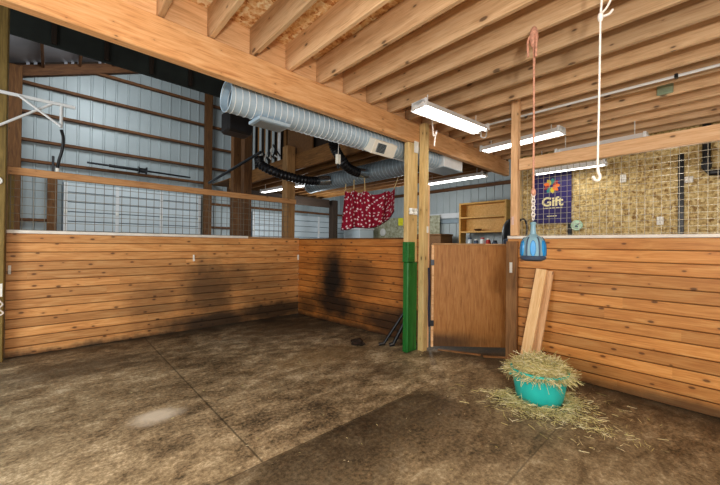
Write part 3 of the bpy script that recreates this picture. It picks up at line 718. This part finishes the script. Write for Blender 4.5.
bm, Mx = bead((3.93, 3.0, 2.515), (3.93, 5.75, 2.515), .15, .075, .0035); obj('seam_bead', bm, M['galv'], pp, Mx, smooth=True)
obj('end_cap', lathe(bmesh.new(), [(0, 0), (.156, 0), (.156, .05), (0, .05)], seg=32), M['galv'], g, Matrix.Translation((3.93, 5.74, 2.515)) @ Matrix.Rotation(-PI/2, 4, 'X'), smooth=True)
g = thing('duct_plenum', 'white sheet metal plenum box right of the bare post', 'duct', (4.3, 2.9, 2.4))
obj('box_body', bx((4.05, 2.64, 2.42), (4.55, 2.97, 2.66), .006), M['white_metal'], g)
obj('box_flange', bx((4.045, 2.635, 2.41), (4.555, 2.975, 2.42), .003), M['galv'], g)
g = thing('flex_hose', 'black ribbed flex hose looping under the loft to the grey duct', 'hose', (3.2, 5.2, 2.5))
P = spline([(2.50, 5.2, 2.72), (2.52, 5.15, 2.60), (2.72, 5.0, 2.48), (3.0, 4.95, 2.43), (3.30, 4.95, 2.42), (3.55, 4.95, 2.45)], 14)
obj('hose_body', tube(bmesh.new(), P, lambda i: .075+.008*math.sin(i*2.2), 14), M['hose'], g, smooth=True)
obj('foil_collar', tb(spline([(3.52, 4.95, 2.445), (3.66, 4.95, 2.47), (3.765, 4.93, 2.49)]), .085, 16), M['foil'], g, smooth=True)
g = thing('flex_hose', 'black ribbed flex hose drooping from the loft above the grey duct', 'hose', (3.2, 3.9, 2.4))
P = spline([(2.9, 3.75, 2.84), (2.98, 3.78, 2.70), (3.10, 3.80, 2.58), (3.30, 3.85, 2.47), (3.55, 3.9, 2.44)], 14)
obj('hose_body', tube(bmesh.new(), P, lambda i: .07+.008*math.sin(i*2.2), 14), M['hose'], g, smooth=True)
obj('foil_collar', tb([(3.53, 3.9, 2.44), (3.66, 3.92, 2.45), (3.765, 3.94, 2.46)], .078, 16), M['foil'], g, smooth=True)
g = thing('pull_switch', 'beige pull switch block hanging on a wire below the spiral duct', 'switch', (2.45, 2.95, 2.25))
pz = V(2.45, 3.04, 2.30)
obj('block', bx(pz-V(.028, .02, .06), pz+V(.028, .02, .055), .006), M['register'], g)
obj('wire', tb([pz+V(0, 0, .05), pz+V(0, -.02, .40)], .004, 6), M['whiterope'], g)
obj('plug', bx(pz-V(.014, .012, .11), pz-V(-.014, -.012, .06), .004), M['black'], g)
g = thing('dark_box', 'dark box hung just behind the open end of the spiral duct', 'box', (1.35, 3.35, 2.4))
obj('box_body', bx((1.26, 3.3, 2.42), (1.52, 3.5, 2.64), .02), M['black'], g)
obj('hanger_strap', bx((1.37, 3.39, 2.64), (1.40, 3.41, 4.0), .002), M['steel'], g)
tag(obj('brace_rod', tb([(2.70, 8.2, 2.72), (3.02, 6.2, 3.12)], .03, 8), M['steel']), 'dark slanting rod rising to the loft corner', 'rod')
g = thing('cable_bundle', 'tangle of dark cables on the loft edge below the duct', 'cable', (3.2, 6.0, 3.0))
for k in range(6):
    P = spline([(3.18, 6.6-.12*k, 3.0+.05*random.random()), (3.1, 6.35-.12*k, 3.06+.1*random.random()), (3.13, 6.4-.1*k, 3.1+.12*random.random()), (3.2, 6.35-.12*k, 2.99)])
    obj('cable', tb(P, .013, 6), M['black'] if k % 2 else M['conduit'], g)

# ------------------------------------------------------------------ lights
def shop_light(p0, p1, lab, chains=True, top=2.80, tubes=True, w=.14):
    p0, p1 = V(*p0), V(*p1); mid = (p0+p1)/2
    g = thing('hanging_shop_light', lab, 'light', mid)
    Mx, L = frame_to(p0, p1)
    bm = bmesh.new(); prism(bm, [(-w/2, -.03), (-w/2+.035, .035), (-.03, .045), (.03, .045), (w/2-.035, .035), (w/2, -.03), (w/2-.003, -.032), (w/2-.04, .025), (0, .005), (-w/2+.04, .025), (-w/2+.003, -.032)], (0, 0, 0), (L, 0, 0))
    obj('reflector', bm, M['reflector'], g, Mx)
    for s in (-1, 1): obj('tube', tb([(.03, s*w/4, -.012), (L-.03, s*w/4, -.012)], .017, 12), M['tube'], g, Mx, smooth=True)
    for x in (0., L-.03): 
        e = obj('end_plate', bx((x, -w/2+.01, -.02), (x+.03, w/2-.01, .05), .003), M['white_metal'], g, Mx)
        for s in (-1, 1): obj('lamp_holder', bx((x+(-.012 if x == 0 else .03), s*w/4-.018, -.03), (x+(0 if x == 0 else .042), s*w/4+.018, .012), .003), M['conduit'], e, Mx)
    if chains:
        for f in (.12, .88):
            q = p0.lerp(p1, f); obj('chain', tb([q+V(0, 0, .04), (q.x, q.y, top)], .006, 6), M['conduit'], g)
    return g
shop_light((2.60, 1.99, 2.66), (3.69, 1.89, 2.66), 'lit shop light under the joists in front of the bare post', w=.21)
shop_light((4.58, 2.33, 2.69), (4.46, 1.27, 2.69), 'lit shop light passing behind the tall post above the gate', w=.20)
shop_light((5.62, 2.0, 2.47), (5.62, 1.06, 2.47), 'lit shop light below the rail, over the purple poster', top=2.8)
shop_light((5.10, 1.53, 2.59), (5.04, .56, 2.59), 'shop light mostly hidden behind the right top rail', top=2.8)
shop_light((5.66, 4.12, 2.58), (5.66, 2.84, 2.58), 'lit shop light over the far bench, right of the posts', top=2.72, w=.22)
shop_light((3.72, 7.54, 2.56), (3.82, 6.35, 2.56), 'lit shop light under the far loft, left of the thick corner post', top=2.72)
shop_light((3.84, 6.3, 2.56), (3.92, 5.88, 2.56), 'short lit shop light under the far loft, right of the corner post', top=2.72)
# conduit under joists
g = thing('ceiling_conduit', 'thin grey conduit strapped across under the joists', 'conduit', (3.95, .8, 2.78))
obj('pipe', tb([(3.91, 1.95, 2.787), (3.99, -1.6, 2.787)], .013, 8), M['conduit'], g)
for y in (1.5, .25): obj('pipe_strap', bx((3.925, y-.012, 2.77), (3.975, y+.012, 2.803), .003), M['steel'], g)
tag(obj('junction_box', bx((4.388, .30, 2.815), (4.429, .42, 2.91), .006), plain('pale green box', srgb(150, 166, 140))), 'pale grey green junction box on a joist above the conduit', 'junction box')
tag(obj('light_cord', tb(spline([(3.70, 1.90, 2.70), (3.78, 1.95, 2.62), (3.86, 1.93, 2.63), (3.92, 1.95, 2.78)]), .009, 6), M['conduit']), 'loose grey cord joining the near shop light to the conduit', 'cord')
g = thing('cord_loop', 'loose loop of pale cord hanging below the near shop light', 'cord', (3.2, 2.0, 2.5))
obj('loop', tb(spline([(3.12, 2.2, 2.79), (3.13, 2.19, 2.60), (3.16, 2.2, 2.54), (3.19, 2.18, 2.60), (3.17, 2.19, 2.5), (3.16, 2.19, 2.42)]), .008, 6), M['whiterope'], g)

# ------------------------------------------------------------------ ropes, hook, blue toy
g = thing('hanging_rope', 'pink orange rope tied on a joist and holding the blue feeder', 'rope', (2.335, .84, 1.46))
obj('strand', tb([(2.335, .838, 2.74), (2.333, .834, 2.2), (2.33, .832, 1.66)], .0065, 8), M['pinkrope'], g, smooth=True)
bm = bmesh.new(); bmesh.ops.create_uvsphere(bm, u_segments=12, v_segments=8, radius=.028)
for v in bm.verts: v.co = V(2.335+v.co.x, .838+v.co.y, 2.69+v.co.z*2.6)
for k in range(4): tube(bm, spline([(2.335, .838, 2.72), (2.32+.02*math.cos(k*2), .84+.03*math.sin(k*2.1), 2.67), (2.325+.03*math.cos(k*2), .84+.03*math.sin(k*2.1), 2.58-.02*k)]), .007, 6)
obj('knot', bm, M['pinkrope'], g, smooth=True)
bm = bmesh.new()
for k in range(9):
    z = 1.66-.022*k; c = V(2.33, .832, z)
    ax = R if k % 2 else F
    tube(bm, [c+ax*(.011*math.cos(a))+V(0, 0, .016*math.sin(a)) for a in [2*PI*q/12 for q in range(13)]], .0035, 5, False)
obj('chain', bm, M['whiterope'], g, smooth=True)
bm = bmesh.new(); bmesh.ops.create_uvsphere(bm, u_segments=12, v_segments=8, radius=.016)
for v in bm.verts: v.co = V(2.33+v.co.x, .832+v.co.y, 1.655+v.co.z*1.6)
obj('lower_knot', bm, M['pinkrope'], g, smooth=True)
g = thing('hanging_feeder', 'blue and grey plastic feeder toy hanging from the pink rope', 'feeder', (2.33, .832, 1.2))
bc = V(2.33, .832, 1.205)
FP = [(0, .0), (.045, .002), (.066, .012), (.074, .04), (.072, .09), (.066, .125), (.055, .146), (.036, .158), (.020, .172), (.016, .20), (.015, .232), (.020, .242), (.015, .252), (0, .254)]
obj('body', lathe(bmesh.new(), FP, bc, 32), M['toygrey'], g, smooth=True)
obj('base', lathe(bmesh.new(), [(0, -.006), (.05, -.006), (.074, .006), (.079, .022), (.074, .03), (.0, .028)], bc, 32), M['toydark'], g, smooth=True)
for k in range(6):
    a = 2*PI*k/6+math.radians(199.6); d = V(math.cos(a), math.sin(a), 0); s = V(-d.y, d.x, 0)
    bm = bmesh.new(); n = 18
    def pt(u, w, dep):
        z = .078+.055*w
        rad = next(a[0]+(b[0]-a[0])*(z-a[1])/(b[1]-a[1]) for a, b in zip(FP[1:], FP[2:]) if a[1] <= z <= b[1])
        return bc+d*(rad+dep)+s*(.019*u)+V(0, 0, z)
    rim = [bm.verts.new(pt(math.cos(q), math.sin(q), -.004)) for q in [2*PI*i/n for i in range(n)]]
    top = [bm.verts.new(pt(.8*math.cos(q), .88*math.sin(q), .007)) for q in [2*PI*i/n for i in range(n)]]
    for i in range(n): bm.faces.new((rim[i], rim[(i+1) % n], top[(i+1) % n], top[i]))
    bm.faces.new(top)
    obj('blue_panel', bm, M['toyblue'], g, smooth=True)
    a += PI/6; d = V(math.cos(a), math.sin(a), 0)
    obj('rib', tb(spline([bc+d*.0745+V(0, 0, .03), bc+d*.0735+V(0, 0, .09), bc+d*.066+V(0, 0, .125), bc+d*.05+V(0, 0, .15)], 4), .005, 6), M['toydark'], g, smooth=True)
g = thing('hanging_rope', 'white rope hanging from a joist with a hook at its end', 'rope', (2.02, .41, 1.64))
kx, ky, kz = 2.02, .408, 2.46
obj('strand', tb([(kx, ky, kz), (2.02, .412, 2.0), (2.018, .416, 1.70)], .005, 8), M['whiterope'], g, smooth=True)
obj('upper_loop', tube(tb(spline([(kx, ky, kz), (2.02, .40, 2.6), (2.02, .39, 2.79)]), .0055, 6), spline([(kx, ky, kz+.01), (2.05, .37, 2.55), (2.05, .30, 2.79)]), .0055, 6), M['whiterope'], g, smooth=True)
obj('rope_tail', tb(spline([(kx, ky, kz), (kx+.02, ky-.03, kz+.01), (kx+.03, ky-.045, kz+.03)]), .006, 6), M['whiterope'], g, smooth=True)
bm = bmesh.new(); bmesh.ops.create_uvsphere(bm, u_segments=12, v_segments=8, radius=.013)
for v in bm.verts: v.co = V(kx+v.co.x, ky+v.co.y, kz+v.co.z*2)
obj('knot', bm, M['whiterope'], g, smooth=True)
hk = [V(2.018, .416, 1.705)+R*dx+V(0, 0, dz) for dx, dz in ((0, 0), (.004, -.03), (.012, -.05), (.008, -.068), (-.008, -.072), (-.02, -.06), (-.022, -.05))]
obj('hook', tb(spline(hk), .007, 8), M['whiterope'], g, smooth=True)

# ------------------------------------------------------------------ blanket
g = thing('horse_blanket', 'maroon blanket with white printed marks hung up below the grey duct', 'blanket', (3.75, 3.85, 1.55))
D0 = 5.3; o0 = CAM+F*D0
def bp(px, py, dep=0.): return CAM+(F+R*((px-360)/331.83)+U*((242.5-py)/331.83))*(D0+dep)
top = [(345, 191), (350, 192.5), (354, 190.5), (360, 193.5), (365, 191), (372, 194.5), (380, 194), (387, 191), (391, 192), (395, 188)]
bot = [(341, 230), (348, 229.5), (354, 227.5), (360, 227.5), (367, 228), (373, 227.5), (379, 225.5), (384, 222.5), (389, 218.5), (394, 211)]
ts = spline([(a, b, 0) for a, b in top], 5); bs_ = spline([(a, b, 0) for a, b in bot], 5)
bm = bmesh.new(); uvl = bm.loops.layers.uv.new('UVMap'); rows = []; NV = 18
for j in range(NV+1):
    v = j/NV
    rows.append([bm.verts.new(bp(*(ts[i].lerp(bs_[i], v)).xy, .05*math.sin(i*.55+v*1.3)*(.4+.6*v)+.03*math.sin(i*1.3))) for i in range(len(ts))])
for j in range(NV):
    for i in range(len(ts)-1):
        f = bm.faces.new((rows[j][i], rows[j+1][i], rows[j+1][i+1], rows[j][i+1]))
        for l, (a, b) in zip(f.loops, ((i, j), (i, j+1), (i+1, j+1), (i+1, j))): l[uvl].uv = (a/(len(ts)-1), 1-b/NV)
obj('cloth', bm, M['blanket'], g, smooth=True)
for a, b in (((354, 190), (354, 180)), ((365, 191), (364.5, 178)), ((394, 189), (399, 175)), ((345, 191), (346, 184))):
    obj('hanging_cord', tb([bp(*a), bp(*b, .05)], .008, 6), M['post'], g)
obj('binding', tube(bmesh.new(), [bp(q.x, q.y, .05*math.sin(i*.55+1.3)+.03*math.sin(i*1.3)) for i, q in enumerate(bs_)], .008, 6), plain('dark maroon binding', srgb(90, 8, 30)), g)

# ------------------------------------------------------------------ planks, tub, hay, tools
def leaning(name, base, topp, w, th, lab, mat):
    x = (V(*topp)-V(*base)).normalized(); yv = V(0, 1, 0); yv = (yv-x*yv.dot(x)).normalized(); z = x.cross(yv)
    Mx = Matrix(((x.x, yv.x, z.x, base[0]), (x.y, yv.y, z.y, base[1]), (x.z, yv.z, z.z, base[2]), (0, 0, 0, 1)))
    L = (V(*topp)-V(*base)).length
    o = obj(name, bx((0, -w/2, -th/2), (L, w/2, th/2), .003), mat, M=Mx); return tag(o, lab, 'plank')
leaning('wooden_plank', (3.47, 1.33, .02), (3.668, 1.222, 1.065), .10, .036, 'wide pale pine plank leaning on the right wall behind the tub, front one', M['plank'])
leaning('wooden_plank', (3.55, 1.275, .02), (3.712, 1.172, 1.05), .095, .03, 'narrower showing pine plank leaning behind the front plank', M['frame'])
tc = V(3.04, 1.03, 0)
g = thing('rubber_tub', 'round teal rubber tub full of hay beside the leaning planks', 'tub', tc)
obj('tub_body', lathe(bmesh.new(), [(0, 0), (.160, 0), (.175, .014), (.196, .13), (.212, .245), (.222, .250), (.222, .265), (.205, .265), (.186, .13), (.165, .02), (0, .016)], tc, 44), M['tealtub'], g, smooth=True)
bm = bmesh.new()
for k in range(5): box(bm, (-.002+.004*0, -.0, 0), (.002, .001, .02))
bm.free()
for s in (-1, 1): obj('tub_handle', tb(spline([tc+R*(s*.214)+F*-.03+V(0, 0, .235), tc+R*(s*.245)+V(0, 0, .22), tc+R*(s*.214)+F*.03+V(0, 0, .235)]), .009, 6), M['tealtub'], g)
def blade(bm, p, d, L, w, bend):
    d = d.normalized(); s = d.cross(V(random.random()-.5, random.random()-.5, random.random()-.5)).normalized()*w; n = d.cross(s).normalized()
    a = [p, p+d*(L*.5)+n*bend*.5, p+d*L]
    vs = [[bm.verts.new(q-s), bm.verts.new(q+s)] for q in a]
    for u, v in zip(vs, vs[1:]): bm.faces.new((u[0], u[1], v[1], v[0]))
rnd = random.Random(3)
bm = bmesh.new()
for k in range(3400):
    a = rnd.uniform(0, 2*PI); q = math.sqrt(rnd.random()); r = .235*q
    h = .225+.135*(1-q**3)*rnd.uniform(.5, 1.05)
    p = tc+V(r*math.cos(a), r*math.sin(a), h)
    d = V(rnd.gauss(0, 1), rnd.gauss(0, 1), rnd.gauss(.05, .38))
    if q > .85: d = V(math.cos(a), math.sin(a), rnd.gauss(-.25, .5))+V(rnd.gauss(0, .6), rnd.gauss(0, .6), 0)
    blade(bm, p-d.normalized()*.03, d, rnd.uniform(.04, .13), rnd.uniform(.0012, .0026), rnd.uniform(-.02, .02))
lathe(bm, [(.2, .235), (.17, .29), (.09, .33), (0, .34)], tc, 24)
tag(obj('hay', bm, M['hay'], origin=tc+V(0, 0, .2)), 'heap of dry hay piled over the rim of the teal tub', 'hay', kind='stuff')
bm = bmesh.new()
for k in range(2600):
    th = rnd.uniform(-.15, 1.25)*PI                 # 0 = photo left of the tub, then round its front
    q = rnd.random()
    spread = .10 if th < .75*PI else .07
    r = .205+abs(rnd.gauss(0, spread))
    if q < .10: r += abs(rnd.gauss(0, .22))
    dirw = -R*math.cos(th)-F*math.sin(th)
    dirw.z = 0; dirw.normalize()
    p = tc+dirw*r
    if .1*PI < th < .8*PI and rnd.random() < .15: continue
    if p.x > 3.6: continue
    p.z = max(.003, .045*(1-(r-.20)/.2))*rnd.random()+.003
    d = V(rnd.gauss(0, 1), rnd.gauss(0, 1), rnd.gauss(0, .12 if p.z > .01 else .02))
    L = rnd.uniform(.02, .085)
    if p.z+d.normalized().z*L < .002: d.z = abs(d.z)
    blade(bm, p, d, L, rnd.uniform(.001, .0021), rnd.uniform(0, .01))
for k in range(150):
    q = rnd.random()
    p = tc+V(-.16, -.10, 0)+R*(q*.42+rnd.gauss(0, .05))-F*(.12+q*.30+rnd.gauss(0, .06)); p.z = .004
    blade(bm, p, V(rnd.gauss(0, 1), rnd.gauss(0, 1), 0), rnd.uniform(.02, .08), rnd.uniform(.001, .002), 0)
tag(obj('hay_litter', bm, M['hay'], origin=tc+V(-.2, 0, 0)), 'loose hay scattered on the floor around the teal tub', 'hay', kind='stuff')
bm = bmesh.new()
for k in range(110):
    p = V(rnd.uniform(.3, 3.3), rnd.uniform(.6, 3.6), .004)
    if (p-tc).xy.length < .3: continue
    blade(bm, p, V(rnd.gauss(0, 1), rnd.gauss(0, 1), 0), rnd.uniform(.006, .02), rnd.uniform(.0012, .0026), 0)
tag(obj('chaff', bm, M['hay'], origin=V(1.8, 1.8, 0)), 'sparse bits of chaff strewn over the stall floor', 'chaff', kind='stuff')
# tools by the green post
g = thing('pry_bar', 'dark metal bar leaning against the far wall left of the green post, outer', 'tool', (3.12, 2.97, 0))
obj('shaft', tb([(3.15, 2.93, .02), (3.37, 2.72, .50)], .018, 8), M['black'], g, smooth=True)
obj('blade_tip', tb([(3.10, 2.97, .014), (3.16, 2.92, .03)], .022, 8), M['black'], g)
g = thing('pry_bar', 'dark metal bar leaning against the far wall next to green post, inner', 'tool', (3.2, 2.87, 0))
obj('shaft', tb([(3.22, 2.83, .02), (3.39, 2.69, .46)], .022, 8), M['black'], g, smooth=True)
obj('blade_tip', tb([(3.18, 2.86, .016), (3.23, 2.82, .03)], .026, 8), M['black'], g)
bm = bmesh.new(); bmesh.ops.create_icosphere(bm, subdivisions=3, radius=1)
for v in bm.verts:
    n = noise.noise(v.co*1.7)
    v.co = V(2.93+v.co.x*.07*(1+.4*n), 3.19+v.co.y*.10*(1+.4*n), max(0, .02+v.co.z*.05*(1+.5*n)))
tag(obj('dirt_clod', bm, M['darkwood'], smooth=True), 'dark lump lying on the floor left of the leaning bars', 'clod')
